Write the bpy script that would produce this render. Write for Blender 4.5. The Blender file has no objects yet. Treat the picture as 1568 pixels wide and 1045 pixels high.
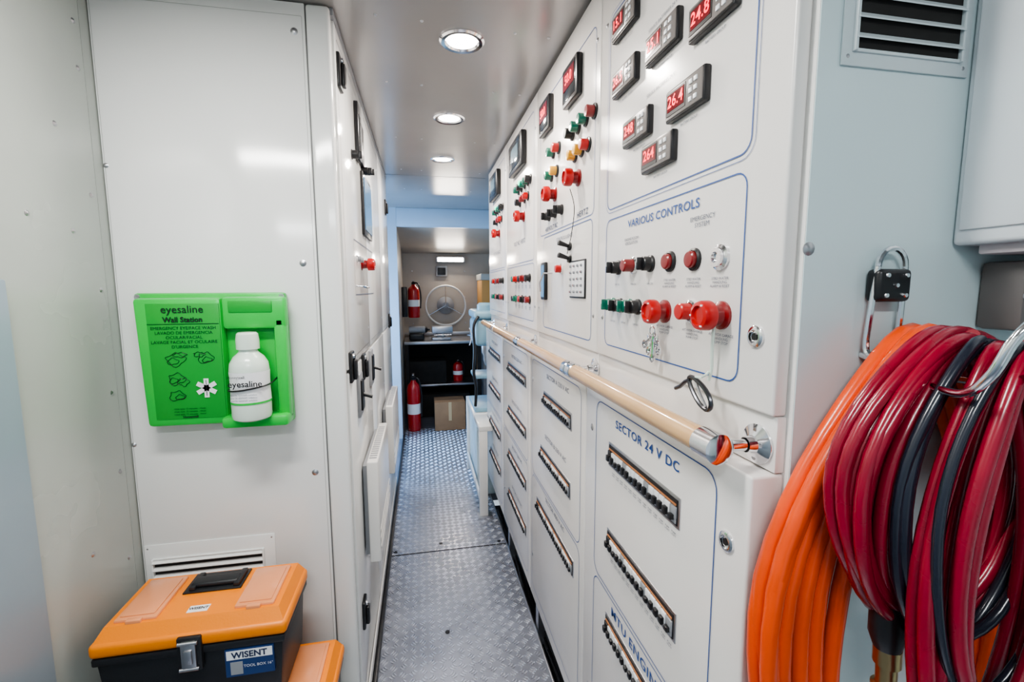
import bpy, bmesh, math, random
from mathutils import Vector, Matrix
random.seed(7)
SC=bpy.context.scene
# ------------------------------------------------------------------ materials
MATS={}
def mat(name,col,rough=.4,metal=0.,emit=0.,coat=0.,noise=0.,nscale=6.,bump=0.,bscale=60.,trans=0.,alpha=1.):
    if name in MATS: return MATS[name]
    m=bpy.data.materials.new(name); m.use_nodes=True
    nt=m.node_tree; b=nt.nodes["Principled BSDF"]
    c=(col[0],col[1],col[2],1)
    b.inputs["Base Color"].default_value=c
    b.inputs["Roughness"].default_value=rough
    b.inputs["Metallic"].default_value=metal
    if coat: b.inputs["Coat Weight"].default_value=coat; b.inputs["Coat Roughness"].default_value=.08
    if emit:
        b.inputs["Emission Color"].default_value=c; b.inputs["Emission Strength"].default_value=emit
    if trans: b.inputs["Transmission Weight"].default_value=trans
    if alpha<1: b.inputs["Alpha"].default_value=alpha
    if noise or bump:
        tc=nt.nodes.new("ShaderNodeTexCoord")
    if noise:
        n=nt.nodes.new("ShaderNodeTexNoise"); n.inputs["Scale"].default_value=nscale; n.inputs["Detail"].default_value=4
        nt.links.new(tc.outputs["Object"],n.inputs["Vector"])
        r=nt.nodes.new("ShaderNodeValToRGB")
        r.color_ramp.elements[0].position=.3; r.color_ramp.elements[1].position=.7
        r.color_ramp.elements[0].color=(col[0]*(1-noise),col[1]*(1-noise),col[2]*(1-noise),1)
        r.color_ramp.elements[1].color=c
        nt.links.new(n.outputs["Fac"],r.inputs["Fac"]); nt.links.new(r.outputs["Color"],b.inputs["Base Color"])
        mr=nt.nodes.new("ShaderNodeMapRange"); mr.inputs["To Min"].default_value=max(0,rough-.06); mr.inputs["To Max"].default_value=rough+.08
        nt.links.new(n.outputs["Fac"],mr.inputs["Value"]); nt.links.new(mr.outputs["Result"],b.inputs["Roughness"])
    if bump:
        n2=nt.nodes.new("ShaderNodeTexNoise"); n2.inputs["Scale"].default_value=bscale
        nt.links.new(tc.outputs["Object"],n2.inputs["Vector"])
        bp=nt.nodes.new("ShaderNodeBump"); bp.inputs["Strength"].default_value=bump; bp.inputs["Distance"].default_value=.01
        nt.links.new(n2.outputs["Fac"],bp.inputs["Height"]); nt.links.new(bp.outputs["Normal"],b.inputs["Normal"])
    MATS[name]=m; return m
WHITE=mat("painted_white",(.80,.79,.765),.22,noise=.04,nscale=3,bump=.02,bscale=5)
WHITEL=mat("painted_white_left",(.80,.81,.80),.13,noise=.03,nscale=2,bump=.035,bscale=4)
CREAM=mat("painted_cabinet",(.79,.76,.735),.22,noise=.03,nscale=4)
TEALW=mat("painted_pale_teal",(.62,.74,.76),.25,noise=.05,nscale=3)
CUPB=mat("painted_cupboard",(.76,.80,.83),.22,noise=.03,nscale=3)
WALLG=mat("wall_grey",(.46,.49,.46),.25,noise=.14,nscale=2.5,bump=.06,bscale=3)
WALLB=mat("wall_panel_blue_grey",(.28,.35,.41),.3,noise=.10,nscale=2.5)
CEIL=mat("ceiling_satin",(.37,.355,.35),.2,metal=.2,noise=.06,nscale=3)
ALU=mat("tread_aluminium_base",(.40,.42,.49),.38,metal=.75,noise=.25,nscale=5)
ALUB=mat("tread_aluminium_bars",(.76,.79,.88),.27,metal=.8,noise=.10,nscale=5)
CHROME=mat("chrome",(.8,.8,.82),.12,metal=1)
STEEL=mat("steel",(.5,.5,.52),.35,metal=1)
BLACK=mat("black_plastic",(.012,.012,.014),.35)
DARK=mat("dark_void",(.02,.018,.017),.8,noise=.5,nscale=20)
GREY=mat("grey_plastic",(.30,.31,.33),.4)
RED=mat("red_plastic",(.46,.005,.005),.32,coat=.2)
DRED=mat("dark_red_plastic",(.22,.008,.010),.3,coat=.3)
YEL=mat("yellow_lens",(.68,.34,.02),.25,coat=.4)
GRN=mat("green_lens",(.004,.14,.09),.25,coat=.4)
GLED=mat("green_led",(.05,.9,.5),.4,emit=2)
RLED=mat("red_led",(1,.03,.05),.4,emit=3)
BLUEL=mat("blue_ink",(.025,.085,.30),.5)
INK=mat("ink_grey",(.06,.08,.14),.5)
SCREEN=mat("screen_blue",(.10,.20,.32),.15,emit=.25)
SCRD=mat("screen_dark",(.02,.025,.03),.12)
REDW=mat("display_red_window",(.16,.008,.012),.15,emit=.1)
WOOD=mat("varnished_beech",(.62,.38,.18),.22,coat=.5,noise=.12,nscale=10)
GREEN=mat("eyewash_green",(.015,.52,.06),.3,coat=.2,noise=.05)
GREEND=mat("eyewash_label_green",(.010,.33,.035),.3)
BOTT=mat("bottle_white",(.64,.74,.66),.25,coat=.3)
LABW=mat("label_white",(.82,.83,.85),.35)
ORANGE=mat("toolbox_orange",(.86,.24,.006),.38,bump=.05,bscale=250)
CLEARO=mat("translucent_lid",(.78,.30,.13),.2,coat=.5)
TBB=mat("toolbox_black",(.014,.015,.018),.42,bump=.05,bscale=250)
HOSEO=mat("hose_orange",(.84,.085,.006),.3,coat=.3,noise=.12,nscale=15)
HOSER=mat("hose_crimson",(.30,.004,.026),.26,coat=.35,noise=.30,nscale=15)
HOSEN=mat("hose_navy",(.015,.018,.03),.25,coat=.4)
BRASS=mat("brass",(.55,.42,.22),.3,metal=1)
LAMP=mat("lamp_glow",(1,.97,.9),.4,emit=16)
CARD=mat("cardboard",(.33,.19,.10),.8,noise=.2,nscale=8)
EXT=mat("extinguisher_red",(.45,.01,.01),.25,coat=.5)
LBLUE=mat("machine_blue",(.26,.44,.54),.35,noise=.1)
BEIGE=mat("bulkhead_beige",(.46,.41,.36),.35,noise=.10)
MCBO=mat("busbar_orange",(.5,.2,.08),.4)
SEAM=mat("seam",(.16,.16,.16),.5)
SEAML=mat("seam_light",(.34,.36,.34),.5)
SLAT=mat("vent_grey_white",(.58,.65,.67),.3)
# ------------------------------------------------------------------ builder
class MB:
    def __init__(s,name,parent=None):
        s.name=name; s.bm=bmesh.new(); s.mats=[]; s.parent=parent
    def mi(s,m):
        if m not in s.mats: s.mats.append(m)
        return s.mats.index(m)
    def _merge(s,bm2,m,mtx=None):
        if mtx is not None: bmesh.ops.transform(bm2,matrix=mtx,verts=bm2.verts)
        i=s.mi(m); vm={}
        for v in bm2.verts: vm[v]=s.bm.verts.new(v.co)
        for f in bm2.faces:
            try: nf=s.bm.faces.new([vm[v] for v in f.verts]); nf.material_index=i
            except ValueError: pass
        bm2.free()
    def box(s,lo,hi,m,bev=0.,seg=2,rot=None):
        lo=Vector(lo);hi=Vector(hi)
        a=Vector([min(lo[i],hi[i]) for i in range(3)]); b=Vector([max(lo[i],hi[i]) for i in range(3)])
        t=bmesh.new(); bmesh.ops.create_cube(t,size=1)
        sz=b-a
        bmesh.ops.transform(t,matrix=Matrix.Diagonal((max(sz.x,1e-5),max(sz.y,1e-5),max(sz.z,1e-5),1)),verts=t.verts)
        if bev: bmesh.ops.bevel(t,geom=t.edges[:],offset=min(bev,min(sz)*.49),segments=seg,affect='EDGES',profile=.5)
        M=Matrix.Translation((a+b)/2)
        if rot is not None: M=M@rot.to_4x4()
        s._merge(t,m,M)
    def lathe(s,p0,axis,prof,m,seg=24):
        axis=Vector(axis).normalized(); q=axis.to_track_quat('Z','Y').to_matrix()
        i=s.mi(m); p0=Vector(p0); rings=[]
        for r,h in prof:
            if r<1e-6: rings.append([s.bm.verts.new(p0+axis*h)])
            else: rings.append([s.bm.verts.new(p0+q@Vector((r*math.cos(2*math.pi*k/seg),r*math.sin(2*math.pi*k/seg),h))) for k in range(seg)])
        for a,b in zip(rings,rings[1:]):
            for k in range(seg):
                k2=(k+1)%seg
                vs=[a[k%len(a)],a[k2%len(a)],b[k2%len(b)],b[k%len(b)]]
                u=[]
                for v in vs:
                    if v not in u:u.append(v)
                if len(u)>2:
                    try: f=s.bm.faces.new(u); f.material_index=i
                    except ValueError: pass
    def cyl(s,p0,p1,r,m,r1=None,seg=20):
        p0=Vector(p0);p1=Vector(p1);h=(p1-p0).length
        r1=r if r1 is None else r1
        s.lathe(p0,p1-p0,[(0,0),(r,0),(r1,h),(0,h)],m,seg)
    def tube(s,pts,r,m,closed=False,seg=10):
        pts=[Vector(p) for p in pts]; n=len(pts); i=s.mi(m)
        rings=[]; nrm=None
        for k in range(n):
            if closed: t=pts[(k+1)%n]-pts[k-1]
            else: t=pts[min(k+1,n-1)]-pts[max(k-1,0)]
            t.normalize()
            if nrm is None:
                nrm=t.orthogonal().normalized()
            else:
                nrm=(nrm-t*nrm.dot(t)).normalized()
            bn=t.cross(nrm)
            rings.append([s.bm.verts.new(pts[k]+(nrm*math.cos(2*math.pi*j/seg)+bn*math.sin(2*math.pi*j/seg))*r) for j in range(seg)])
        def br(a,b,o=0):
            for j in range(seg):
                f=s.bm.faces.new([a[j],a[(j+1)%seg],b[(j+1+o)%seg],b[(j+o)%seg]]); f.material_index=i
        for a,b in zip(rings,rings[1:]): br(a,b)
        if closed:
            best=min(range(seg),key=lambda o:sum((rings[-1][j].co-rings[0][(j+o)%seg].co).length for j in range(seg)))
            br(rings[-1],rings[0],best)
        else:
            for rg in (rings[0],rings[-1]):
                try: f=s.bm.faces.new(rg); f.material_index=i
                except ValueError: pass
    def outline(s,P,s0,s1,z0,z1,w,m,rad=.02,d=.0012):
        def rr(a0,a1,b0,b1,r):
            o=[]
            for cx,cz,st in((a1-r,b1-r,0),(a0+r,b1-r,90),(a0+r,b0+r,180),(a1-r,b0+r,270)):
                for k in range(6):
                    t=math.radians(st+k*18); o.append((cx+r*math.cos(t),cz+r*math.sin(t)))
            return o
        i=s.mi(m)
        A=[s.bm.verts.new(P(a,b,d)) for a,b in rr(s0,s1,z0,z1,rad)]
        B=[s.bm.verts.new(P(a,b,d)) for a,b in rr(s0+w,s1-w,z0+w,z1-w,max(rad-w,.001))]
        n=len(A)
        for k in range(n):
            f=s.bm.faces.new([A[k],A[(k+1)%n],B[(k+1)%n],B[k]]); f.material_index=i
    def poly(s,pts,thick_vec,m,bev=0.):
        t=bmesh.new(); f=t.faces.new([t.verts.new(Vector(p)) for p in pts])
        r=bmesh.ops.extrude_face_region(t,geom=[f])
        for v in [g for g in r['geom'] if isinstance(g,bmesh.types.BMVert)]: v.co+=Vector(thick_vec)
        if bev: bmesh.ops.bevel(t,geom=t.edges[:],offset=bev,segments=2,affect='EDGES',profile=.5)
        s._merge(t,m)
    def finish(s,ang=35):
        bmesh.ops.recalc_face_normals(s.bm,faces=s.bm.faces)
        for f in s.bm.faces: f.smooth=True
        for e in s.bm.edges:
            if len(e.link_faces)==2:
                if e.link_faces[0].material_index!=e.link_faces[1].material_index or e.calc_face_angle(0)>math.radians(ang): e.smooth=False
            else: e.smooth=False
        me=bpy.data.meshes.new(s.name); s.bm.to_mesh(me); s.bm.free()
        for m in s.mats: me.materials.append(m)
        o=bpy.data.objects.new(s.name,me); SC.collection.objects.link(o)
        if s.parent: o.parent=s.parent
        return o
def empty(name):
    o=bpy.data.objects.new(name,None); SC.collection.objects.link(o); o.empty_display_size=.1; return o
PU=lambda s,z,d=0.: Vector((.43-d,s,z))
PL=lambda s,z,d=0.: Vector((.405-d,s,z))
PA=lambda s,z,d=0.: Vector((-.21+d,s,z))
PE=lambda s,z,d=0.: Vector((s,1.32-d,z))
PW=lambda s,z,d=0.: Vector((s,.4795-d,z))
ROTR=Matrix(((0,0,-1),(-1,0,0),(0,1,0)))
ROTA=Matrix(((0,0,1),(1,0,0),(0,1,0)))
ROTE=Matrix(((1,0,0),(0,0,-1),(0,1,0)))
def text(body,p,size,rot,m,parent,name="lettering",align='CENTER',bold=0.,ls=1.,sx=1.):
    if name=="heading": sx=1.22; size*=.86; ls=ls*.97
    if name=="caption": sx=1.12; size*=.92
    c=bpy.data.curves.new(name,"FONT"); c.body=body; c.size=size; c.align_x=align; c.align_y='CENTER'
    c.resolution_u=3; c.space_character=ls; c.offset=bold
    c.materials.append(m)
    o=bpy.data.objects.new(name,c); SC.collection.objects.link(o)
    o.matrix_world=Matrix.Translation(p)@rot.to_4x4()@Matrix.Diagonal((sx,1,1,1))
    if parent: o.parent=parent
    return o
def smooth(pts,n=6):
    pts=[Vector(p) for p in pts]; out=[]
    for i in range(len(pts)-1):
        p0=pts[max(i-1,0)];p1=pts[i];p2=pts[i+1];p3=pts[min(i+2,len(pts)-1)]
        for k in range(n):
            t=k/n
            out.append(.5*((2*p1)+(-p0+p2)*t+(2*p0-5*p1+4*p2-p3)*t*t+(-p0+3*p1-3*p2+p3)*t**3))
    out.append(pts[-1]); return out
# ------------------------------------------------------------------ small parts
def screw(mb,P,s,z,r=.0045):
    nrm=P(s,z,1)-P(s,z,0)
    mb.lathe(P(s,z,-.0005),nrm,[(r*1.5,0),(r*1.5,.001),(r,.0022),(r*.6,.0035),(0,.0038)],STEEL,12)
def button(mb,P,s,z,m,r=.011,h=.014,base=CHROME):
    n=P(s,z,1)-P(s,z,0)
    mb.lathe(P(s,z,0),n,[(r*1.35,0),(r*1.35,.004),(r*1.1,.006)],base,20)
    mb.lathe(P(s,z,.003),n,[(r,0),(r,h-.002),(r*.85,h),(0,h+.001)],m,20)
def knob(mb,P,s,z,m=BLACK,h=.030):
    n=P(s,z,1)-P(s,z,0)
    mb.lathe(P(s,z,0),n,[(.016,0),(.016,.004),(.0135,.006),(.0135,h*.6),(.012,h*.65),(0,h*.65)],m,20)
    mb.box(P(s-.0035,z-.012,h*.5),P(s+.0035,z+.012,h),m,.002)
    mb.box(P(s-.0008,z+.002,h),P(s+.0008,z+.012,h+.0006),LABW)
def estop(mb,P,s,z,r=.02,h=.04):
    n=P(s,z,1)-P(s,z,0)
    mb.lathe(P(s,z,0),n,[(r*.95,0),(r*.95,.004),(r*.7,.007),(r*.62,h*.45)],DRED,24)
    mb.lathe(P(s,z,h*.42),n,[(r*.62,0),(r*.95,.003),(r,.006),(r*.98,h*.42),(r*.90,h*.52),(r*.66,h*.56),(r*.60,h*.46),(0,h*.46)],RED,28)
    for k in range(3):
        t=k*2.094
        p=P(s+r*.78*math.cos(t),z+r*.78*math.sin(t),h*.955); e=Vector((.0008,.0022,.0012))
        mb.box(p-e,p+e,LABW)
def meter(mb,P,s,z,w,h,rot,parent,val):
    mb.box(P(s-w/2,z-h/2,0),P(s+w/2,z+h/2,.012),BLACK,.003)
    mb.box(P(s-w/2+.003,z-h/2+.003,.010),P(s+w/2-.003,z+h/2-.003,.0140),mat("meter_bezel",(.20,.18,.17),.3),.002)
    mb.box(P(s-w*.08,z-h*.34,.012),P(s+w*.44,z+h*.36,.0148),BLACK)
    mb.box(P(s-w*.05,z-h*.22,.0145),P(s+w*.40,z+h*.30,.0152),REDW)
    for j in range(3):
        for k in range(2):
            mb.box(P(s-w*.20-k*w*.12-.005,z-h*.27+j*h*.25-.003,.012),P(s-w*.20-k*w*.12+.003,z-h*.27+j*h*.25+.004,.0158),LABW,.0005)
    text(val,P(s+w*.175,z+h*.04,.0158),h*.50,rot,RLED,parent,"digits",bold=.0003,ls=1.05)
def camlock(mb,P,s,z,r=.014):
    n=P(s,z,1)-P(s,z,0)
    mb.lathe(P(s,z,0),n,[(r,0),(r,.003),(r*.8,.005),(r*.62,.005),(r*.58,.002),(0,.002)],CHROME,24)
    mb.cyl(P(s,z,.001),P(s,z,.004),r*.34,BLACK,seg=12)
def breakers(mb,P,s0,s1,z0,z1):
    mb.box(P(s0-.005,z0-.005,-.001),P(s1+.005,z1+.005,.0022),STEEL,.001)
    mb.box(P(s0,z0,.001),P(s1,z1,.0035),BLACK)
    n=int((s1-s0)/.0177); w=(s1-s0)/n
    for i in range(n):
        a=s0+i*w
        mb.box(P(a+.0008,z0+.012,.003),P(a+w-.0008,z1-.012,.007),(LABW if i%5 else GREY) if i<n*.9 else BLACK,.001)
        mb.box(P(a+.0015,z0+.003,.003),P(a+w-.0015,z0+.012,.0055),GREY,.001)
        mb.box(P(a+.004,z0+.010,.006),P(a+w-.004,z0+.020+(.003 if i%4 else -.001),.013),BLACK,.001)
    mb.box(P(s0+.003,z1-.010,.003),P(s1-.003,z1-.007,.005),MCBO)
# ================================================================== ROOM SHELL
ZC=2.12
fl=MB("floor")
fl.box((-1.0,-1.6,-.06),(.425,5.45,0),ALU)
fl.box((.425,-1.6,-.06),(1.2,.5,0),ALU)
fl.box((.425,3.0,-.06),(1.2,5.45,0),ALU)
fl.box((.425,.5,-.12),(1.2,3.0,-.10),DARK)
cell=.036
i0=fl.mi(ALUB)
def bar(cx,cy,ang,L=.0135,W=.0036,H=.0022):
    ca,sa=math.cos(ang),math.sin(ang)
    def pt(u,v,z): return fl.bm.verts.new((cx+u*ca-v*sa,cy+u*sa+v*ca,z))
    base=[pt(-L,0,.0002),pt(-L*.3,-W,.0002),pt(L*.3,-W,.0002),pt(L,0,.0002),pt(L*.3,W,.0002),pt(-L*.3,W,.0002)]
    top=[pt(-L*.7,0,H),pt(L*.7,0,H)]
    t2=[pt(-L*.25,-W*.6,H),pt(L*.25,-W*.6,H),pt(L*.25,W*.6,H),pt(-L*.25,W*.6,H)]
    F=[[base[0],base[1],t2[0],top[0]],[base[1],base[2],t2[1],t2[0]],[base[2],base[3],top[1],t2[1]],
       [base[3],base[4],t2[2],top[1]],[base[4],base[5],t2[3],t2[2]],[base[5],base[0],top[0],t2[3]],
       [top[0],t2[0],t2[1],top[1],t2[2],t2[3]]]
    for f in F: fl.bm.faces.new(f).material_index=i0
nx=int(.63/cell); ny=int((4.6-1.3)/cell)
for ix in range(nx):
    for iy in range(ny):
        cx=-.19+(ix+.5)*cell; cy=1.3+(iy+.5)*cell
        if abs(cy-2.35)<.012: continue
        ang=math.radians(45 if (ix+iy)%2 else -45)
        dx,dy=-math.sin(ang),math.cos(ang)
        for k in(-1,0,1): bar(cx+dx*k*.0100,cy+dy*k*.0100,ang)
fl.box((-.21,2.348,.0),(.425,2.352,.0024),DARK)
for p in((.07,2.42),(-.17,2.38),(.39,2.38),(.07,1.75)): fl.lathe((p[0],p[1],.0005),(0,0,1),[(.010,0),(.009,.003),(0,.003)],BLACK,14)
fl.finish()
ce=MB("ceiling"); ce.box((-1.0,-1.6,ZC),(1.2,4.35,ZC+.05),CEIL)
for y in(1.15,1.35,1.75,2.35,2.95,3.5):
    for x in(-.1,.02,.28,.38): ce.lathe((x,y+.05*x,ZC),(0,0,-1),[(.005,0),(.004,.002),(0,.003)],STEEL,10)
ce.box((-.21,3.09,ZC-.001),(.43,3.093,ZC+.001),SEAM)
ce.finish()
wl=MB("wall_left")
wl.box((-.80,-1.6,0),(-.75,3.25,ZC),WALLG)
wl.box((-.80,4.15,0),(-.75,5.45,ZC),WALLG)
wl.box((-.80,3.25,2.02),(-.75,4.15,ZC),WALLG)
wl.box((-.752,-.6,0),(-.738,1.0,1.42),WALLB,.004)
wl.box((-.751,1.29,.0),(-.7492,1.2915,ZC),SEAML)
for z,y in((1.75,1.18),(1.55,1.08),(1.90,1.27),(1.62,1.27),(1.40,1.27),(1.15,1.27),(.95,1.27),(.72,1.27),(1.53,1.2),(.8,1.15),(2.0,1.27)):
    screw(wl,lambda s,zz,d=0.:Vector((-.75+d,s,zz)),y,z,.004)
wl.finish()
wr=MB("wall_right"); wr.box((1.10,-1.6,0),(1.15,5.45,ZC),TEALW); wr.finish()
we=MB("wall_entrance")
we.box((.20,-1.60,0),(1.10,-1.55,ZC),TEALW); we.box((-.75,-1.60,2.0),(.20,-1.55,ZC),TEALW); we.box((-.75,-1.60,0),(-.68,-1.55,2.0),TEALW)
we.finish()
wb=MB("wall_bulkhead")
BLUW=mat("bulkhead_daylight_tint",(.50,.63,.77),.3,noise=.05)  # blue of the side-door daylight is mixed into this base colour
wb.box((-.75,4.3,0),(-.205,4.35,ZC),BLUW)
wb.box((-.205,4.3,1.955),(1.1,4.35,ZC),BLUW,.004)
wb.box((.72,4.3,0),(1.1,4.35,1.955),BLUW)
wb.finish()
wk=MB("wall_back"); wk.box((-.75,5.4,0),(1.1,5.45,2.12),BEIGE)
wk.box((-.25,4.35,0),(-.205,5.4,2.0),BEIGE)
wk.box((-.205,5.385,.86),(1.0,5.401,.90),STEEL,.003)
for z in(1.0,1.3,1.6):
    for x in(-.1,.5): wk.lathe((x,5.4,z),(0,-1,0),[(.008,0),(.006,.004),(0,.005)],STEEL,10)
wk.finish()
cb=MB("ceiling_rear"); 
cb.poly([(-.25,4.35,1.965),(-.25,5.4,1.80),(-.25,5.4,1.86),(-.25,4.35,2.02)],(1.35,0,0),BEIGE); cb.finish()
# ================================================================== LEFT LOCKER
LR=empty("tall_white_locker")
lk=MB("locker_body",LR)
lk.box((-.75,1.335,.0),(-.22,3.2,ZC-.002),WHITEL)
lk.box((-.748,1.32,.03),(-.272,1.34,ZC-.004),WHITEL,.002)
lk.box((-.2695,1.318,.03),(-.212,1.345,ZC-.004),WHITEL,.008,3)
lk.box((-.273,1.326,.03),(-.268,1.334,ZC-.004),SEAM)
lk.outline(PE,-.744,-.278,.06,2.085,.0010,SEAML,.004,.0006)
for x,z in((-.298,2.047),(-.307,1.469),(-.305,.889)): screw(lk,PE,x,z,.006)
screw(lk,PE,-.742,1.0,.004); screw(lk,PE,-.742,1.7,.004)
ys=[1.35,1.93,2.55,3.17]
for a,b in zip(ys,ys[1:]):
    lk.box((-.222,a+.003,1.17),(-.208,b-.003,ZC-.02),WHITEL,.003)
    lk.box((-.222,a+.003,.06),(-.208,b-.003,1.16),WHITEL,.003)
    lk.outline(PA,a+.03,b-.03,1.19,2.07,.0025,SEAM,.01,.0028)
    for z in(1.25,1.6,2.0,.3,.9): screw(lk,PA,b-.05,z,.005)
lk.box((-.215,1.33,ZC-.02),(-.205,3.17,ZC-.003),GREY)
lk.finish()
bb=MB("baseboard_left"); bb.box((-.2035,1.33,.003),(-.188,4.29,.035),BLACK,.003); bb.box((-.2075,1.33,.035),(-.203,3.2,.085),WHITE,.001); bb.finish()
def vent(name,P,s0,s1,z0,z1,ls0,ls1,lz0,lz1,n,mm,slat,parent=None,gap=.12):
    b=MB(name,parent)
    b.box(P(s0,z0,.0),P(s1,z1,.003),mm,.0012)
    b.box(P(ls0,lz0,.0028),P(ls1,lz1,.0036),DARK)
    h=(lz1-lz0)/n
    for i in range(n):
        z=lz0+h*(i+.5)
        a=P(ls0,z+h*.40,.0036);bq=P(ls0,z-h*gap,slat); q=P(ls0,z-h*gap-.0018,slat);r=P(ls0,z+h*.40-.003,.0036)
        b.poly([a,bq,q,r],P(ls1,0,0)-P(ls0,0,0),mm)
    for s in(ls0,ls1): b.box(P(s-.002,lz0-.002,.002),P(s+.002,lz1+.002,slat*.9),mm,.001)
    for zz in(lz0,lz1): b.box(P(ls0,zz-.002,.002),P(ls1,zz+.002,slat*.6),mm,.001)
    for s in(s0+.008,s1-.008):
        for z in(z0+.01,z1-.01): screw(b,P,s,z,.004)
    return b.finish()
vent("vent_grille",PE,-.742,-.420,.50,.722,-.722,-.450,.535,.682,7,WHITEL,.014,LR,gap=-.14)
hw=MB("locker_controls",LR)
hw.box(PA(1.69,1.84,.002),PA(1.75,2.03,.016),BLACK,.003)
hw.box(PA(1.70,1.87,.015),PA(1.74,1.99,.0175),SCRD)
hw.box(PA(1.80,1.60,.002),PA(2.06,1.83,.012),BLACK,.003)
hw.box(PA(1.815,1.62,.011),PA(2.045,1.81,.015),SCREEN)
hw.box(PA(1.78,1.85,.002),PA(1.86,1.99,.014),BLACK,.003)
for y,z in((1.85,1.84),(1.95,1.86)): knob(hw,PA,y,z,BLACK,.040)
knob(hw,PA,1.6,1.83,BLACK,.034)
estop(hw,PA,1.74,1.488,.022,.050)
for y in(1.62,1.68,1.86,1.93): button(hw,PA,y,1.50,RED if y>1.9 else GREY,.009)
hw.outline(PA,1.55,2.12,1.38,1.56,.003,INK,.01,.0035)
hw.tube([PA(1.58,1.41,.0),PA(1.58,1.41,.02),PA(1.63,1.405,.028),PA(1.70,1.405,.028),PA(1.74,1.41,.02),PA(1.74,1.41,.0)],.003,CHROME)
hw.finish()
def latch(y,z,s=1.):
    b=MB("door_latch",LR)
    b.box(PA(y-.028*s,z-.045*s,.0),PA(y+.028*s,z+.045*s,.011),BLACK,.004)
    b.box(PA(y-.013*s,z-.038*s,.010),PA(y+.013*s,z+.022*s,.022),BLACK,.005)
    b.cyl(PA(y,z+.030*s,.010),PA(y,z+.030*s,.016),.009*s,CHROME)
    b.finish()
for y,z in((1.40,1.99),(1.385,1.175),(1.66,1.13),(1.43,.37),(3.0,1.90),(3.0,1.2),(2.35,.36)): latch(y,z)
for (y,z) in((1.53,1.06),(1.88,1.09)):
    b=MB("breaker_switch_handle",LR)
    b.box(PA(y-.04,z-.07,0),PA(y+.04,z+.07,.012),GREY,.004)
    b.box(PA(y-.025,z-.05,.011),PA(y+.025,z+.05,.018),BLACK,.004)
    b.cyl(PA(y,z,.015),PA(y+.0,z-.01,.045),.006,BLACK)
    b.finish()
def heater(y0,y1,z0,z1):
    b=MB("convector_heater")
    b.box(PA(y0+.02,z0+.02,.006),PA(y1-.02,z1-.02,.022),GREY)
    b.box(PA(y0,z0,.020),PA(y1,z1,.056),WHITE,.006,3)
    n=int((y1-y0-.06)/.022)
    for i in range(n):
        y=y0+.03+i*.022
        b.box(PA(y,z1-.012,.026),PA(y+.012,z1+.0008,.050),GREY)
    for i in range(3): b.box(PA(y0+.015,z0+.04+i*.03,.056),PA(y1-.015,z0+.05+i*.03,.058),WHITE,.001)
    b.finish()
heater(1.50,1.95,.49,.84); heater(2.30,2.80,.47,.82)
# ================================================================== EYEWASH STATION
ew=MB("eyewash_wall_station")
X0,X1,Z0,Z1=-.692,-.345,1.047,1.392
ew.poly([(X0+.010,1.3185,Z0+.006),(X1,1.3185,Z0),(X1-.004,1.3185,Z1),(X0-.004,1.3185,Z1)],(0,-.030,0),GREEN,.008)
ew.poly([(X0+.018,1.292,Z0+.012),(-.490,1.292,Z0+.012),(-.490,1.292,Z1-.012),(X0+.008,1.292,Z1-.012)],(0,-.034,0),GREEN,.010)
ew.box((-.490,1.292,1.30),(X1+.004,1.258,Z1-.010),GREEN,.010)
ew.box((X1-.028,1.292,1.06),(X1+.002,1.258,1.33),GREEN,.009)
ew.box((-.50,1.295,Z0+.004),(X1+.002,1.235,Z0+.034),GREEN,.009)
ew.box((-.474,1.262,1.342),(-.372,1.2555,1.372),GREEND,.006)
ew.poly([(-.652,1.2595,1.078),(-.494,1.2595,1.078),(-.494,1.2595,1.366),(-.655,1.2595,1.366)],(0,-.003,0),GREEND,.001)
for x,z in((X0+.006,Z1-.01),(X1-.012,Z1-.01),(X0+.02,Z0+.014),(X1-.012,Z0+.018)):
    ew.lathe((x,1.289,z),(0,-1,0),[(.007,0),(.006,.003),(.002,.003),(0,.002)],STEEL,12)
PB=lambda s,z,d=0.: Vector((s,1.2560-d,z))
ew.box(PB(-.654,1.3160,0),PB(-.496,1.3170,.001),BLACK)
for k in range(3):
    a=math.radians(60*k); R=Matrix.Rotation(a,3,'Y')
    ew.box((-.534-.0055,1.2555,1.155-.024),(-.534+.0055,1.2542,1.155+.024),LABW,rot=R)
ew.box((-.5347,1.2541,1.135),(-.5333,1.2536,1.175),BLACK)
def squig(cx,cz,rx,rz,k,ph=0.):
    return [(cx+rx*math.cos(t)*(1+.22*math.sin(k*t+ph)),1.2557,cz+rz*math.sin(t)*(1+.25*math.cos((k+1)*t+ph))) for t in [j*math.pi/12 for j in range(24)]]
for cx,cz,rx,rz,k,ph in((-.598,1.228,.021,.015,3,.3),(-.604,1.224,.011,.008,2,1.),(-.588,1.240,.014,.006,4,.5),(-.532,1.232,.017,.013,3,2.),(-.528,1.226,.010,.007,2,.3),(-.545,1.240,.012,.006,5,1.2),
                 (-.600,1.180,.018,.014,3,1.4),(-.606,1.176,.009,.007,2,.1),(-.585,1.172,.012,.010,4,.9),(-.602,1.138,.017,.012,3,2.2),(-.595,1.134,.009,.006,2,.8)):
    ew.tube(squig(cx,cz,rx,rz,k,ph),.0007,BLACK,closed=True,seg=4)
bx,by,bz=-.425,1.232,Z0+.03
prof=[(0,0),(.036,0),(.043,.004),(.045,.012),(.045,.045),(.0435,.075),(.0435,.10),(.045,.125),(.043,.142),(.034,.158),(.023,.168),(.021,.172),(.021,.176),(.026,.177),(.026,.200),(.024,.214),(.020,.218),(0,.219)]
ew.lathe((bx,by,bz),(0,0,1),prof,BOTT,32)
ew.lathe((bx,by,bz+.048),(0,0,1),[(.0455,0),(.0445,.028),(.0445,.055),(.0455,.075)],LABW,32)
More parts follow.
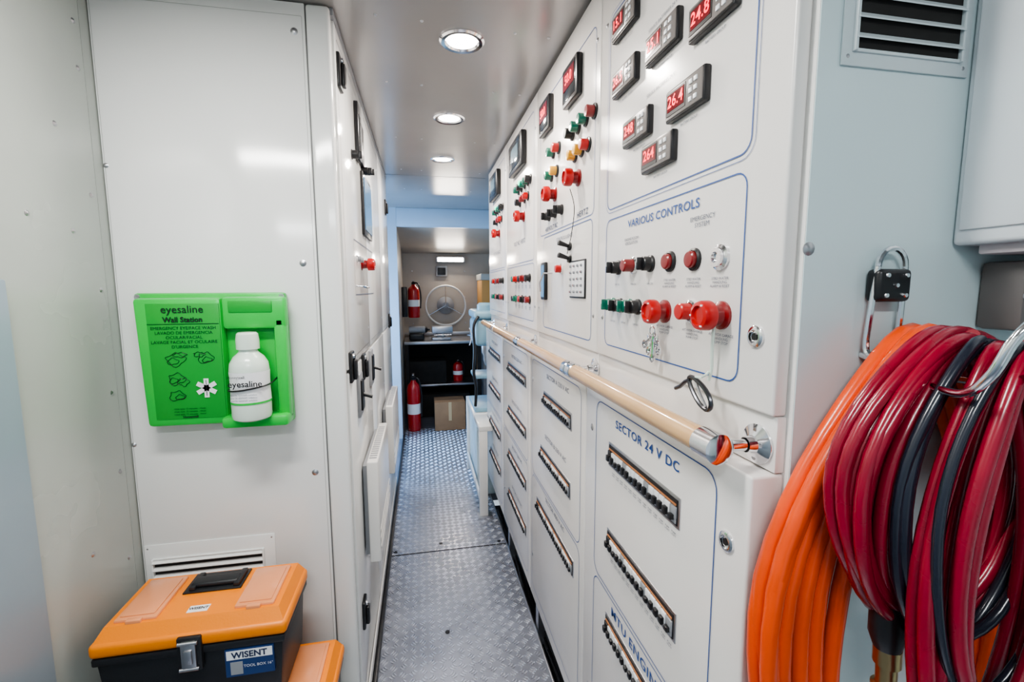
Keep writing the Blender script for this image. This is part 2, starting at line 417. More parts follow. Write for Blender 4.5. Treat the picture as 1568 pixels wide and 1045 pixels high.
ew.lathe((bx,by,bz+.044),(0,0,1),[(.0462,0),(.0462,.005)],GREEN,32)
pts=[(bx+.0475*math.cos(t),by-.0475*abs(math.sin(t))-.001,bz+.082+.006*math.cos(t)) for t in [math.pi+k*math.pi/14 for k in range(15)]]
pts=[(bx-.055,1.290,bz+.085)]+pts+[(bx+.055,1.290,bz+.10)]
ew.tube(pts,.0022,BLACK,seg=6)
EW=ew.finish()
text("eyesaline",PB(-.575,1.3515,.0011),.026,ROTE,BLACK,EW,bold=.0001)
text("Wall Station",PB(-.575,1.3265,.0012),.0175,ROTE,BLACK,EW,bold=.0005)
for i,t in enumerate(["EMERGENCY EYE/FACE WASH","LAVADO DE EMERGENCIA","OCULAR/FACIAL","LAVAGE FACIAL ET OCULAIRE","D'URGENCE"]):
    text(t,PB(-.575,1.306-.0115*i,.0008),.0108,ROTE,BLACK,EW)
for i in range(3): text("rinse eyes 15 minutes . rincer",PB(-.575,1.104-.007*i,.0008),.006,ROTE,BLACK,EW)
text("Honeywell",PB(-.575,1.083,.0008),.008,ROTE,BLACK,EW,bold=.0002)
text("eyesaline",Vector((bx+.004,by-.0475,bz+.096)),.021,ROTE,BLACK,EW,bold=.0003)
text("Honeywell",Vector((bx-.016,by-.0462,bz+.113)),.009,ROTE,BLACK,EW)
for i in range(3): text("sterile eyewash solution",Vector((bx,by-.0475,bz+.070-.007*i)),.006,ROTE,INK,EW)
# ================================================================== TOOLBOXES
def toolbox(x0,x1,y0,y1,z0,z1,label=True):
    b=MB("toolbox")
    zl=z1-.055
    b.poly([(x0+.022,y0+.014,z0),(x1-.022,y0+.014,z0),(x1-.008,y0+.006,zl),(x0+.008,y0+.006,zl)],(0,y1-y0-.02,0),TBB,.008)
    b.box((x0+.004,y0+.002,zl-.018),(x1-.004,y1-.002,zl),TBB,.004)
    b.box((x0,y0,zl),(x1,y1,zl+.032),ORANGE,.010,3)
    i=b.mi(ORANGE)
    lo=[(x0+.004,y0+.004),(x1-.004,y0+.004),(x1-.004,y1-.004),(x0+.004,y1-.004)]
    hi=[(x0+.020,y0+.026),(x1-.020,y0+.026),(x1-.020,y1-.016),(x0+.020,y1-.016)]
    A=[b.bm.verts.new((p[0],p[1],zl+.026)) for p in lo]; C=[b.bm.verts.new((p[0],p[1],z1)) for p in hi]
    for k in range(4): b.bm.faces.new([A[k],A[(k+1)%4],C[(k+1)%4],C[k]]).material_index=i
    b.bm.faces.new(C).material_index=i
    w=x1-x0; cx=(x0+x1)/2
    for s0,s1 in((x0+.032,x0+w*.30),(x1-w*.30,x1-.032)):
        b.box((s0,y0+.034,z1-.004),(s1,y1-.028,z1+.006),CLEARO,.004)
        b.box((s0+.008,y0+.044,z1+.0055),(s1-.008,y1-.040,z1+.0085),CLEARO,.002)
        b.box(((s0+s1)/2-.015,y0+.026,z1-.003),((s0+s1)/2+.015,y0+.038,z1+.007),CLEARO,.002)
    b.box((cx-w*.16,(y0+y1)/2+.005,z1-.001),(cx+w*.17,y1-.022,z1+.004),TBB,.003)
    b.box((cx-w*.13,(y0+y1)/2+.018,z1+.003),(cx+w*.14,y1-.052,z1+.016),TBB,.006,3)
    for s in(-.13,.12): b.box((cx+w*s,(y0+y1)/2+.010,z1+.002),(cx+w*s+.014,y1-.032,z1+.013),TBB,.003)
    b.box((cx-.022,y0+.040,z1),(cx+.020,y0+.062,z1+.0012),LABW)
    s=cx
    b.box((s-.024,y0-.006,zl-.050),(s+.024,y0+.006,zl+.028),TBB,.003)
    b.box((s-.015,y0-.012,zl-.045),(s+.015,y0-.005,zl+.022),STEEL,.003)
    b.box((s-.009,y0-.017,zl-.028),(s+.009,y0-.010,zl+.005),STEEL,.003)
    b.cyl((s-.019,y0-.010,zl+.018),(s+.019,y0-.010,zl+.018),.004,STEEL)
    b.cyl((s-.019,y0-.010,zl-.042),(s+.019,y0-.010,zl-.042),.004,STEEL)
    if label:
        b.box((cx+.065,y0+.002,zl-.085),(cx+.165,y0+.0125,zl-.020),mat("label_blue",(.02,.05,.16),.35))
        b.box((cx+.068,y0+.0012,zl-.044),(cx+.162,y0+.0025,zl-.023),LABW)
        b.box((cx+.075,y0+.0012,zl-.080),(cx+.10,y0+.0025,zl-.05),GREY)
    o=b.finish()
    if label:
        text("WISENT",Vector((cx+.115,y0+.0005,zl-.034)),.020,ROTE,mat("ink_dark",(.02,.03,.08),.5),o,bold=.0006)
        text("TOOL BOX 16\"",Vector((cx+.132,y0+.001,zl-.062)),.009,ROTE,LABW,o)
        text("WISENT",Vector((cx-.001,y0+.051,z1+.002)),.011,Matrix.Identity(3),BLACK,o,bold=.0003)
    return o
toolbox(-.705,-.318,1.03,1.24,.452,.682)
toolbox(-.64,-.236,1.02,1.25,.18,.440,False)
bn=MB("low_storage_bench"); bn.box((-.735,.98,.14),(-.225,1.305,.178),WHITE,.004)
for x in(-.73,-.265):
    for y in(.99,1.27): bn.box((x,y,0),(x+.03,y+.03,.14),STEEL,.002)
bn.finish()
# ================================================================== RIGHT CABINETS
MY=[.487,1.085,1.70,2.32,2.93]
def caption(parent,P,s,z,sz,lines):
    text("\n".join(lines),P(s,z,.0015),sz,ROTR,INK,parent,"caption")
for mi_ in range(4):
    y0,y1=MY[mi_],MY[mi_+1]
    root=empty("electrical_control_cabinet")
    b=MB("cabinet_panels",root)
    b.box((.452,y0-.006 if mi_==0 else y0,.18),(1.09,y1-.001,ZC-.002),WHITE)
    b.box((.43,y0+.002,1.237),(.451,y1-.002,ZC-.012),CREAM,.004,3)
    b.box((.438,y0+.002,1.162),(.452,y1-.002,1.236),CREAM,.002)
    b.box((.405,y0+.002,.18),(.453,y1-.002,1.160),CREAM,.004,3)
    b.box((.449,y1-.002,.18),(.4515,y1+.002,ZC-.012),SEAM)
    for s in(y0+.025,y1-.035):
        for z in(1.33,1.99): 
            if not(mi_==0 and s<.6): screw(b,PU,s,z,.004)
    for s in(y1-.045,):
        for z in(1.06,.36): screw(b,PL,s,z,.006)
    if mi_==0:
        b.outline(PU,.552,1.031,1.577,1.995,.0022,BLUEL,.022)
        b.outline(PU,.545,1.038,1.570,2.002,.0010,BLUEL,.026)
        b.outline(PU,.556,1.033,1.266,1.556,.0022,BLUEL,.022)
        for s,z,v in((.942,1.948,"15.1"),(.785,1.830,"25.1"),(.642,1.802,"24.8"),(.936,1.832,"26.5"),(.703,1.704,"26.4"),(.876,1.712,"248"),(.789,1.640,"264")):
            meter(b,PU,s,z,.110,.052,ROTR,root,v)
            text("BATTERY GROUP",PU(s,z-.036,.0015),.006,ROTR,INK,root,"caption")
        meter(b,PU,.95,2.045,.110,.052,ROTR,root,"252"); meter(b,PU,.70,2.045,.110,.052,ROTR,root,"231")
        for j in range(2): text("SERVICE BATTERIES 24 V",PU(.80,1.76+.115*j,.0015),.009,ROTR,INK,root,"caption")
        text("VARIOUS CONTROLS",PU(.79,1.532,.0015),.0245,ROTR,BLUEL,root,"heading",bold=.0003,ls=1.06)
        caption(root,PU,.655,1.503,.011,["EMERGENCY","SYSTEM"])
        caption(root,PU,.90,1.497,.009,["ENGINE ROOM","VENTILATION"])
        knob(b,PU,.96,1.445); button(b,PU,.885,1.446,DRED,.013,.024); knob(b,PU,.815,1.446)
        button(b,PU,.745,1.446,DRED,.0135,.010,BLACK); button(b,PU,.672,1.445,DRED,.0135,.010,BLACK)
        b.lathe(PU(.605,1.444),(-1,0,0),[(.019,0),(.019,.004),(.014,.006),(.014,.012),(.008,.012),(.007,.008),(0,.008)],CHROME,24)
        knob(b,PU,.985,1.363,GRN); knob(b,PU,.945,1.362,BLACK); knob(b,PU,.90,1.362,GRN); 
        knob(b,PU,.862,1.362,BLACK)
        estop(b,PU,.757,1.358,.022,.040); button(b,PU,.675,1.362,RED,.0135,.022); estop(b,PU,.597,1.360,.022,.042)
        for s in(.965,.885,.815,.745,.672,.605):
            caption(root,PU,s,1.408,.0062,["STBD WATER","HANDLING","ALARM & RESET"] if s<.75 else ["FAN ON"])
        for s in(.985,.93,.87,.757,.67,.597):
            caption(root,PU,s,1.325,.0062,["AFT HYDR GARAGE","HANDLING","PUMP STOP"] if s<.8 else ["OFF ON"])
        camlock(b,PU,.525,1.336,.0145)
        for k,(dy,dz) in enumerate(((-.018,-.030),(.014,-.034),(-.004,-.045),(.022,-.022),(-.026,-.018))):
            p=PU(.765,1.318,.016); q=p+Vector((-.002*k,dy,dz))
            b.box(((p+q)/2)-Vector((.0012,.004,.010)),((p+q)/2)+Vector((.0012,.004,.010)),CHROME,.001,rot=Matrix.Rotation(-math.atan2(dy,-dz),3,'X'))
            b.tube([p,q],.0028,CHROME,seg=6)
            b.lathe(q-Vector((.002,0,0)),(1,0,0),[(.008,0),(.008,.003),(0,.003)],CHROME,12)
        b.tube([PU(.765+.009*math.cos(t),1.322+.009*math.sin(t),.02) for t in [k*math.pi/6 for k in range(12)]],.001,CHROME,True,5)
        strap=[PU(.597,1.352,.012),PU(.60,1.31,.012),PU(.602,1.28,.010),PU(.605,1.262,.012)]
        b.tube(smooth(strap),.0026,BOTT,seg=6)
        b.outline(PL,.553,1.012,.708,1.138,.0022,BLUEL,.03)
        b.outline(PL,.553,1.012,.24,.700,.0022,BLUEL,.03)
        text("SECTOR 24 V DC",PL(.775,1.108,.0015),.0285,ROTR,BLUEL,root,"heading",bold=.0004,ls=1.16)
        text("MTU ENGINE",PL(.79,.672,.0015),.034,ROTR,BLUEL,root,"heading",bold=.0004,ls=1.12)
        for z0 in(1.010,.808,.600,.38): breakers(b,PL,.648,.928,z0,z0+.044)
        for z0 in(.985,.783):
            for k in range(13): caption(root,PL,.66+k*.0205,z0+.006,.0052,["PUMP","LIGHT"])
        camlock(b,PL,.528,1.052,.0145)
    elif mi_==1:
        b.outline(PU,1.123,1.600,1.262,1.577,.0022,BLUEL,.02)
        b.outline(PU,1.115,1.645,1.585,2.03,.002,BLUEL,.02)
        for s,z in((1.275,1.962),(1.545,1.966)):
            b.box(PU(s-.062,z-.052,0),PU(s+.062,z+.052,.018),BLACK,.004)
            b.box(PU(s-.052,z-.042,.017),PU(s+.052,z+.042,.0195),SCRD,.001)
            b.box(PU(s-.045,z-.012,.018),PU(s+.045,z+.034,.0205),REDW)
            text("50.0",PU(s,z+.011,.0212),.034,ROTR,RLED,root,"digits",bold=.0005)
        for s,z,m in((1.12,1.832,DRED),(1.18,1.834,GRN),(1.24,1.834,GRN),(1.29,1.832,BLACK),(1.16,1.765,RED),(1.21,1.766,YEL),(1.265,1.766,YEL),
                     (1.42,1.832,RED),(1.48,1.834,GRN),(1.44,1.768,YEL),(1.50,1.766,GRN)):
            button(b,PU,s,z,m,.014,.022,BLACK)
        estop(b,PU,1.235,1.70,.024,.045); estop(b,PU,1.46,1.70,.024,.045)
        for s in(1.385,1.455,1.525): knob(b,PU,s,1.64,BLACK)
        text("HERTZ",PU(1.20,1.60,.0015),.026,ROTR,INK,root,"heading",bold=.0003,ls=1.1)
        text("400 VOLT AC",PU(1.50,1.60,.0015),.024,ROTR,INK,root,"heading",bold=.0003)
        text("CONTROLS LIGHTS",PU(1.36,1.553,.0015),.018,ROTR,INK,root,"heading")
        b.box(PU(1.545,1.36,0),PU(1.595,1.49,.012),BLACK,.003); b.box(PU(1.55,1.37,.011),PU(1.59,1.48,.0135),SCREEN)
        b.box(PU(1.165,1.372,0),PU(1.295,1.478,.004),BLACK,.002); b.box(PU(1.17,1.377,.003),PU(1.29,1.473,.006),LABW,.001)
        for i in range(4):
            for j in range(5): button(b,lambda s,z,d=0.:PU(s,z,d+.005),1.185+i*.03,1.390+j*.018,GREY if (i+j)%3 else DRED,.0028,.003,GREY)
        button(b,PU,1.38,1.46,RED,.012,.02); 
        for zz in(1.52,1.485): b.lathe(PU(1.30,zz),(-1,-.1,.3),[(.012,0),(.012,.006),(.005,.008),(.008,.040),(0,.042)],BLACK,14)
        b.tube([PU(1.49,1.45,.0),PU(1.49,1.45,.03),PU(1.50,1.42,.04),PU(1.53,1.39,.03)],.003,STEEL,seg=6)
        b.tube(smooth([PU(1.235,1.67,.025),PU(1.24,1.62,.01),PU(1.27,1.55,.008),PU(1.30,1.50,.01)]),.0012,BLACK,seg=5)
        text("SECTOR A 230 V AC",PL(1.34,1.108,.0015),.024,ROTR,INK,root,"heading",ls=1.1)
        text("SECTOR B 230 V AC",PL(1.36,.895,.0015),.024,ROTR,INK,root,"heading",ls=1.1)
        text("SECTOR 400 V AC",PL(1.36,.672,.0015),.024,ROTR,INK,root,"heading",ls=1.1)
        for z0,a,c in((1.004,1.20,1.49),(.800,1.205,1.53),(.582,1.17,1.58)): breakers(b,PL,a,c,z0,z0+.042)
        b.outline(PL,1.118,1.662,.70,1.14,.002,BLUEL,.03); b.outline(PL,1.118,1.662,.23,.692,.002,BLUEL,.03)
    else:
        c=(y0+y1)/2
        b.outline(PU,y0+.04,y1-.04,1.27,1.50,.002,BLUEL,.02); b.outline(PU,y0+.04,y1-.04,1.51,2.06,.002,BLUEL,.02)
        b.box(PU(c-.14,1.90,0),PU(c+.13,2.035,.024),BLACK,.006); b.box(PU(c-.115,1.915,.023),PU(c+.105,2.02,.0255),SCRD,.002)
        b.box(PU(c-.08,1.945,.025),PU(c+.06,2.0,.0262),mat("lcd",(.10,.16,.2),.2))
        for k,m in((-.12,GRN),(-.06,GRN),(.0,BLACK),(.06,GRN),(-.16,BLACK)): button(b,PU,c+k-.05,1.825,m,.014,.022,BLACK)
        button(b,lambda s,z,d=0.:PU(s,z,d+.002),c-.11,1.83,GLED,.010,.024,BLACK)
        for k,m in((-.12,RED),(-.06,DRED),(.03,BLACK)): button(b,PU,c+k-.05,1.768,m,.014,.022,BLACK)
        estop(b,PU,c-.09,1.70,.024,.045)
        text("VOLT AC  HERTZ",PU(c,1.60,.0015),.03,ROTR,INK,root,"heading")
        for r,z in enumerate((1.442,1.354)):
            for k in range(5):
                m=[BLACK,DRED,BLACK,RED,GRN][(k+r)%5]
                (knob if k%2 else (lambda bb,P,s,zz,mm:button(bb,P,s,zz,mm,.013,.02,BLACK)))(b,PU,c-.20+k*.07,z,m)
            for k in range(5): caption(root,PU,c-.20+k*.07,z-.035,.009,["ALARM","STOP"])
        for z0 in(1.004,.79,.57,.37):
            breakers(b,PL,y0+.07,y1-.17,z0,z0+.042)
            text("SECTOR C 230 V AC",PL(c-.05,z0+.085,.0015),.024,ROTR,INK,root,"heading")
        b.outline(PL,y0+.035,y1-.035,.70,1.14,.002,BLUEL,.03)
        b.outline(PL,y0+.035,y1-.035,.22,.69,.002,BLUEL,.03)
    b.finish()
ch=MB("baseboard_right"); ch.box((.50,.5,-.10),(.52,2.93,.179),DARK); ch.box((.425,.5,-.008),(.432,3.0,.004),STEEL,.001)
for y in(.95,1.70,2.32): ch.box((.435,y-.02,-.1),(.50,y+.02,.179),STEEL)
ch.finish()
pc=MB("cable_bundle")
for k in range(6):
    pts=[(.45+.008*k+.006*math.sin(j*.9+k),.55+j*.12,-.07+.022*k+.012*math.sin(j*.7+k*2)) for j in range(20)]
    pc.tube(smooth(pts,3),.007,[BLACK,STEEL,BLACK,BLACK,GREY,DRED][k],seg=6)
pc.finish()
# ---- handrail
hr=MB("wooden_handrail")
HX,HZ=.372,1.192
cuts=[.535,1.09,1.13,1.72,1.76,2.34,2.38,2.80]
for a,c in zip(cuts[::2],cuts[1::2]): hr.cyl((HX,a,HZ),(HX,c,HZ),.0180,WOOD,seg=28)
def collar(y0,y1): hr.lathe((HX,y0,HZ),(0,1,0),[(0,0),(.015,0),(.0205,.003),(.0205,y1-y0-.003),(.018,y1-y0)],CHROME,28)
collar(.505,.548)
for y in(1.11,1.74,2.36):
    collar(y-.035,y-.005); collar(y+.005,y+.035)
    hr.cyl((HX,y-.01,HZ),(HX,y+.01,HZ),.012,CHROME)
for y in(.52,1.11,1.74,2.36,2.80):
    hr.tube([(HX,y,HZ),(HX+.03,y,HZ),(.4375,y,HZ)],.008,CHROME,seg=14)
    hr.lathe((.4375,y,HZ),(-1,0,0),[(.027,0),(.027,.003),(.019,.006),(.012,.009),(.010,.02)],CHROME,28)
    for dz in(-.019,.019): hr.lathe((.434,y,HZ+dz),(-1,0,0),[(.004,0),(.003,.003),(0,.003)],STEEL,10)
hr.finish()
cbn=MB("carabiner_clip")
def cp(a,bb):
    ca,sa=math.cos(math.radians(-32)),math.sin(math.radians(-32))
    return Vector((.395,.592-(a*ca-bb*sa),1.248+(a*sa+bb*ca)))
body=[cp(.032*math.cos(t)*1.0,.013*math.sin(t)*(1+.25*math.cos(t))) for t in [k*math.pi/10 for k in range(20)]]
cbn.tube(body,.0034,mat("gunmetal",(.10,.10,.11),.3,metal=1),True,8)
cbn.tube([cp(-.022,.010),cp(0,.0),cp(.024,-.006)],.0022,STEEL,seg=8)
cbn.tube([cp(-.028,0),cp(-.036,-.012),cp(-.042,-.028),cp(-.05,-.04)],.0032,mat("gunmetal",(.10,.10,.11),.3,metal=1),seg=8)
cbn.tube([cp(-.02,.012),cp(-.01,.02),(.41,.600,1.272),(.417,.605,1.275)],.002,BOTT,seg=8)
cbn.finish()
# ================================================================== END PANEL FITTINGS
ewl=MB("partition_end_panel"); ewl.box((.4525,.4797,.0),(1.095,.4808,ZC-.003),TEALW); 
screw(ewl,PW,.457,1.446,.0055); screw(ewl,PW,.457,.95,.0055)
ewl.finish()
vent("vent_grille",PW,.481,.664,1.655,1.93,.496,.648,1.672,1.91,11,SLAT,.009,gap=-.10)
cab=MB("wall_cupboard")
cab.box((.668,.12,1.452),(1.09,.4785,2.05),CUPB,.006,3)
cab.box((.664,.125,1.47),(.670,.47,2.03),CUPB,.003)
cab.box((.685,.14,1.440),(1.07,.46,1.453),mat("cupboard_lip",(.55,.50,.52),.4),.003)
cab.finish()
dk=MB("cable_duct"); dk.box((.72,.43,1.345),(1.08,.4785,1.432),mat("duct_grey_brown",(.16,.145,.14),.5),.006); dk.box((.72,.425,1.385),(1.08,.432,1.392),GREY,.002); dk.finish()
hk=MB("coat_hook")
for s in(-1,1):
    hk.tube([(.564+s*.024,.470,1.335),(.564+s*.022,.468,1.38),(.564+s*.020,.466,1.425)],.0035,CHROME,seg=8)
hk.tube([(.564+.020*math.cos(t),.466,1.425+.022*math.sin(t)) for t in [k*math.pi/10 for k in range(11)]],.0035,CHROME,seg=8)
hk.box((.540,.4785,1.382),(.588,.458,1.422),BLACK,.006,3)
for dx,dz in((-.014,.012),(.014,.012),(-.014,-.012),(.014,-.012),(0,0)): hk.lathe((.564+dx,.458,1.402+dz),(0,-1,0),[(.003,0),(.0025,.002),(0,.002)],CHROME,8)
for s in(-1,1):
    hk.tube(smooth([(.564+s*.024,.470,1.335),(.564+s*.024,.466,1.318),(.564+s*.024,.44,1.308),(.564+s*.024,.418,1.312),(.564+s*.024,.408,1.345)]),.0035,CHROME,seg=8)
hk.finish()
hk=MB("hose_hook")
hk.tube(smooth([(.545,.478,1.315),(.525,.41,1.305),(.478,.325,1.303),(.462,.292,1.325),(.465,.28,1.358),(.485,.275,1.378),(.515,.282,1.372),(.545,.31,1.335),(.575,.38,1.300),(.61,.478,1.30)]),.0042,CHROME,seg=12)
hk.box((.61,.4785,1.285),(.66,.471,1.335),STEEL,.004)
hk.finish()
def coil(name,cx,cz,a,bz,ybase,turns,r,matl,cols,jit,seed,phase=0.,tilt=0.,narrow=.35,n=44):
    rnd=random.Random(seed); pts=[]
    par=[(rnd.uniform(-1,1),rnd.uniform(-1,1),rnd.uniform(-1,1),rnd.uniform(0,6.28)) for _ in range(turns+2)]
    for k in range(turns*n+1):
        T=k/n; i=int(T); f=T-i; f=f*f*(3-2*f)
        def L(j): 
            p,q=par[i][j],par[i+1][j]; return p+(q-p)*f
        c0=(i%cols)+(((i+1)%cols)-(i%cols))*f; l0=(i//cols)+(((i+1)//cols)-(i//cols))*f
        off=(c0-(cols-1)/2)*2.1*r
        t=2*math.pi*T+phase+math.pi/2
        st,ct=math.sin(t),math.cos(t)
        aa=a+off+jit*L(0); bb=bz+off*.25+jit*L(1)*1.6
        pinch=1-narrow*max(0,st)**2
        x=cx+aa*ct*pinch+jit*.6*L(2)*(1-max(0,st)**2*.5)
        if st>0: z=cz+(bz+jit*.25*L(1))*st+off*.15
        else: z=cz+bb*st+off*.2+jit*.5*L(2)*ct*st
        y=ybase-l0*2.05*r+tilt*ct+.35*r*math.sin(3*t+par[i][3])
        pts.append(Vector((x,y,z)))
    mb=MB(name); mb.tube(pts,r,matl,seg=12); return mb
ho=coil("orange_air_hose",.592,.990,.158,.350,.455,12,.0100,HOSEO,6,.007,3,narrow=.5)
ho.lathe((.490,.372,1.01),(0.05,0,-1),[(0,0),(.013,0),(.013,.02),(.010,.022),(.010,.045),(.014,.047),(.014,.07),(.009,.072),(.009,.11),(0,.11)],BRASS,16)
ho.lathe((.483,.372,1.07),(0.1,0,-1),[(0,0),(.010,0),(.016,.02),(.017,.045),(.013,.06),(0,.06)],BLACK,16)
ho.finish()
coil("red_hose",.550,1.190,.106,.155,.395,14,.0068,HOSER,5,.014,11,tilt=.006,narrow=.36).finish()
coil("navy_hose",.545,1.185,.100,.160,.352,2,.0055,HOSEN,2,.014,8,tilt=.006,narrow=.34).finish()
coil("red_hose",.545,1.100,.085,.245,.338,4,.0068,HOSER,2,.020,31,tilt=.006,narrow=.30).finish()
coil("navy_hose",.535,1.175,.080,.170,.318,1,.0046,HOSEN,1,.010,5,tilt=.006,narrow=.3).finish()
coil("red_hose",.535,1.165,.072,.172,.308,2,.0066,HOSER,2,.016,21,tilt=.006,narrow=.3,phase=.4).finish()
# ================================================================== CEILING LAMPS
for y in(1.43,2.05,2.68):
    b=MB("recessed_downlight")
    b.lathe((.135,y,ZC),(0,0,-1),[(.066,0),(.066,.004),(.060,.008),(.050,.007),(.044,.001)],CHROME,40)
    b.lathe((.135,y,ZC-.001),(0,0,-1),[(0,0.0015),(.044,.0015)],LAMP,32)
    b.finish()
    l=bpy.data.lights.new("downlight","AREA"); l.shape='DISK'; l.size=.09; l.energy=7.2; l.color=(1,.92,.84)
    lo=bpy.data.objects.new("downlight_lamp",l); SC.collection.objects.link(lo); lo.location=(.135,y,ZC-.012)
def fixture(name,x0,x1,y0,y1,z,en,col=(1,.97,.92)):
    b=MB(name); b.box((x0-.02,y0-.02,z-.012),(x1+.02,y1+.02,z),WHITE,.004); b.box((x0,y0,z-.016),(x1,y1,z-.011),LAMP); b.finish()
    l=bpy.data.lights.new(name+"_light","AREA"); l.shape='RECTANGLE'; l.size=x1-x0; l.size_y=y1-y0; l.energy=en; l.color=col
    lo=bpy.data.objects.new(name+"_light",l); SC.collection.objects.link(lo); lo.location=((x0+x1)/2,(y0+y1)/2,z-.02)
fixture("ceiling_strip_light",-.62,-.12,.55,.65,ZC,13,(1,.98,.95))
fixture("ceiling_strip_light",-.45,.15,-.6,-.45,ZC,13,(.90,.96,1))
l=bpy.data.lights.new("side_door_daylight","AREA"); l.shape='RECTANGLE'; l.size=.85; l.size_y=1.8; l.energy=52; l.color=(.36,.62,1)
lo=bpy.data.objects.new("side_door_daylight",l); SC.collection.objects.link(lo); lo.location=(-.95,3.7,1.1); lo.rotation_euler=(0,math.radians(-90),0)
# ================================================================== REAR ROOM
b=MB("hatch_handwheel")
WRIM=mat("wheel_rim_white",(.8,.8,.78),.25,coat=.3)
b.tube([(.271+.225*math.cos(t),5.30,1.21+.225*math.sin(t)) for t in [k*math.pi/20 for k in range(40)]],.011,WRIM,True,10)
for k in range(3):
    t=math.radians(90+120*k); b.tube([(.271,5.31,1.21),(.271+.22*math.cos(t),5.30,1.21+.22*math.sin(t))],.006,CHROME,seg=8)
b.lathe((.271,5.384,1.21),(0,-1,0),[(.10,0),(.10,.02),(.04,.05),(.04,.07),(0,.08)],GREY,28)
b.finish()
fb=MB("bulkhead_lamp"); fb.box((.17,5.32,1.70),(.50,5.384,1.765),GREY,.008); fb.box((.19,5.31,1.705),(.48,5.325,1.75),LAMP,.004); fb.finish()
l=bpy.data.lights.new("bulkhead_lamp_light","AREA"); l.shape='RECTANGLE'; l.size=.3; l.size_y=.05; l.energy=4; l.color=(1,.88,.74)
lo=bpy.data.objects.new("bulkhead_lamp_light",l); SC.collection.objects.link(lo); lo.location=(.335,5.29,1.70); lo.rotation_euler=(math.radians(-50),0,0)
b=MB("wall_socket_box"); b.box((.17,5.37,1.54),(.30,5.399,1.66),GREY,.006); b.box((.19,5.362,1.56),(.28,5.372,1.64),BLACK,.004); b.finish()
def extinguisher(x,y,z,r,h):
    b=MB("fire_extinguisher")
    b.lathe((x,y,z),(0,0,1),[(0,0),(r*.9,0),(r,.012),(r,h*.72),(r*.85,h*.80),(r*.4,h*.86),(r*.33,h*.90)],EXT,24)
    b.lathe((x,y,z+h*.3),(0,0,1),[(r*1.01,0),(r*1.01,h*.18)],LABW,24)
    b.cyl((x,y,z+h*.88),(x,y,z+h*.95),r*.35,BLACK)
    b.box((x-.012,y-.07,z+h*.95),(x+.012,y+.03,z+h*.97),BLACK,.002); b.box((x-.010,y-.075,z+h*.99),(x+.010,y+.02,z+h),STEEL,.002)
    b.tube(smooth([(x,y-.02,z+h*.93),(x+r*.8,y-.05,z+h*.9),(x+r*1.2,y-.04,z+h*.6),(x+r*1.1,y-.04,z+h*.25)]),.008,BLACK,seg=8)
    b.finish()
extinguisher(-.10,4.55,.001,.065,.57)
b=MB("wall_bracket"); b.box((-.204,5.02,1.10),(-.150,5.14,1.42),BLACK,.006); b.finish()
extinguisher(-.082,5.08,1.09,.062,.40)
extinguisher(.38,5.10,.373,.055,.24)
b=MB("cardboard_box"); b.box((.10,4.46,.003),(.40,4.72,.285),CARD,.003); b.box((.235,4.458,.10),(.265,4.46,.286),mat("tape",(.5,.36,.2),.3)); b.box((.10,4.588,.285),(.40,4.592,.2865),BLACK); b.finish()
b=MB("workbench")
b.box((-.19,4.85,.82),(.62,5.38,.85),STEEL,.004)
b.box((-.17,4.95,.35),(.60,5.36,.372),STEEL,.003)
for x in(-.18,.58):
    for y in(4.86,5.33): b.box((x,y,0),(x+.035,y+.035,.82),DARK,.003)
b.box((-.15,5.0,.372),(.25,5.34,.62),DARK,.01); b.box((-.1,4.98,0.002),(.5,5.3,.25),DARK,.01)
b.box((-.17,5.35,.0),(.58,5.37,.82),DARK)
b.finish()
b=MB("bench_vise")
b.box((.10,4.95,.851),(.30,5.15,.88),STEEL,.006); b.box((.15,4.98,.88),(.25,5.12,.95),GREY,.01); b.box((.10,4.92,.93),(.32,4.97,1.0),STEEL,.006); b.box((.10,5.0,.93),(.32,5.06,1.0),STEEL,.006)
b.cyl((.21,4.80,.92),(.21,4.98,.92),.012,CHROME); b.cyl((.12,4.81,.92),(.30,4.81,.92),.006,CHROME); b.finish()
b=MB("power_tool"); b.box((-.14,4.95,.851),(.02,5.12,.93),BLACK,.02,3); b.cyl((-.14,5.03,.96),(.03,5.03,.96),.04,GREY); b.lathe((.03,5.03,.96),(1,0,0),[(.04,0),(.03,.02),(.01,.03),(.01,.05),(0,.05)],BLACK,16); b.finish()
b=MB("storage_crate"); b.box((.64,4.95,1.18),(.86,5.36,1.50),mat("crate_orange",(.55,.28,.08),.5),.01); b.box((.63,4.93,1.49),(.88,5.38,1.56),mat("crate_lid",(.4,.4,.38),.5),.01); b.box((.65,4.95,0),(.85,5.36,1.18),GREY,.005); b.finish()
b=MB("white_support_frame")
b.box((.318,2.66,.545),(.402,2.925,.575),WHITE,.003); b.box((.318,2.66,0.001),(.370,2.70,.545),WHITE,.003); b.box((.318,2.70,.10),(.330,2.925,.14),WHITE,.002)
b.box((.305,2.645,0.001),(.395,2.71,.012),STEEL,.002)
b.finish()
b=MB("machine_stand")
b.box((.318,2.94,.545),(.70,3.48,.575),WHITE,.003)
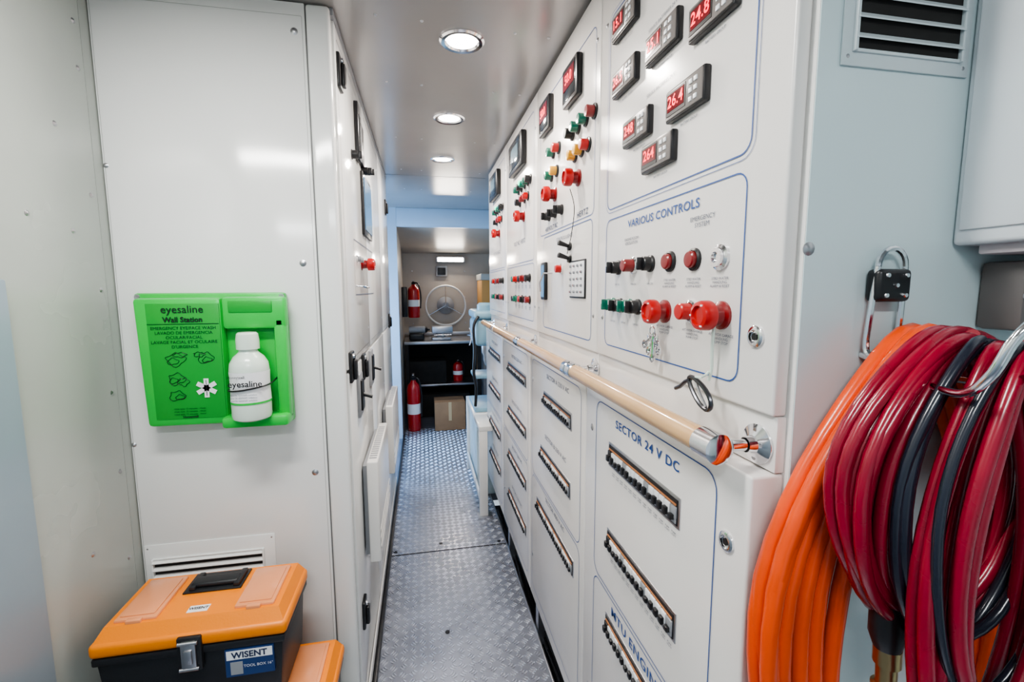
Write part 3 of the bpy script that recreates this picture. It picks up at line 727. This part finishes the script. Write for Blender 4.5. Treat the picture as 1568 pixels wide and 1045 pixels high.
for x,y in((.318,3.44),(.66,3.44)): b.box((x,y,0.001),(x+.04,y+.04,.545),WHITE,.003)
b.box((.318,2.94,.10),(.330,3.45,.14),WHITE,.002); b.box((.34,2.97,.002),(.69,3.43,.54),TEALW,.005)
b.finish()
b=MB("pillar_drill")
b.box((.33,2.98,.576),(.62,3.36,.605),LBLUE,.008); b.cyl((.50,3.22,.60),(.50,3.22,1.12),.032,STEEL)
b.box((.33,3.0,.80),(.55,3.22,.825),LBLUE,.006); b.cyl((.50,3.22,.79),(.50,3.22,.85),.05,LBLUE)
b.box((.34,2.98,1.02),(.56,3.34,1.20),LBLUE,.03,3); b.box((.335,2.97,1.20),(.57,3.36,1.255),LBLUE,.02,3)
b.lathe((.42,3.08,1.255),(0,0,1),[(.055,0),(.055,.035),(.04,.05),(0,.052)],LBLUE,24)
b.lathe((.42,3.06,1.02),(0,0,-1),[(.03,0),(.03,.05),(.018,.07),(.018,.10),(.008,.13),(0,.15)],STEEL,16)
for k in range(3):
    t=k*2.1; b.tube([(.335,3.1,1.08),(.31,3.1+.07*math.cos(t),1.08+.07*math.sin(t))],.004,CHROME,seg=6)
b.tube(smooth([(.36,2.97,1.22),(.325,2.95,1.15),(.33,2.945,1.0),(.325,2.96,.85),(.34,2.97,.75),(.335,2.98,.62)]),.010,BLACK,seg=8)
b.finish()
# ================================================================== WORLD + CAMERA
w=bpy.data.worlds.new("world"); SC.world=w; w.use_nodes=True
bg=w.node_tree.nodes["Background"]; bg.inputs[0].default_value=(.75,.88,1,1); bg.inputs[1].default_value=.7
try:
    SC.view_settings.look='AgX - Medium High Contrast'
except Exception: pass
SC.view_settings.exposure=.02
cam=bpy.data.cameras.new("camera"); cam.sensor_width=36; cam.lens=16.117; cam.clip_start=.02
co=bpy.data.objects.new("camera",cam); SC.collection.objects.link(co); SC.camera=co
F=Vector((-139,80,-702)).normalized(); U=Vector((-23,6128,702)).normalized(); U=(U-F*U.dot(F)).normalized(); X=F.cross(U)
M=Matrix((X,F,U)).to_4x4(); M.translation=(0,0,1.4); co.matrix_world=M
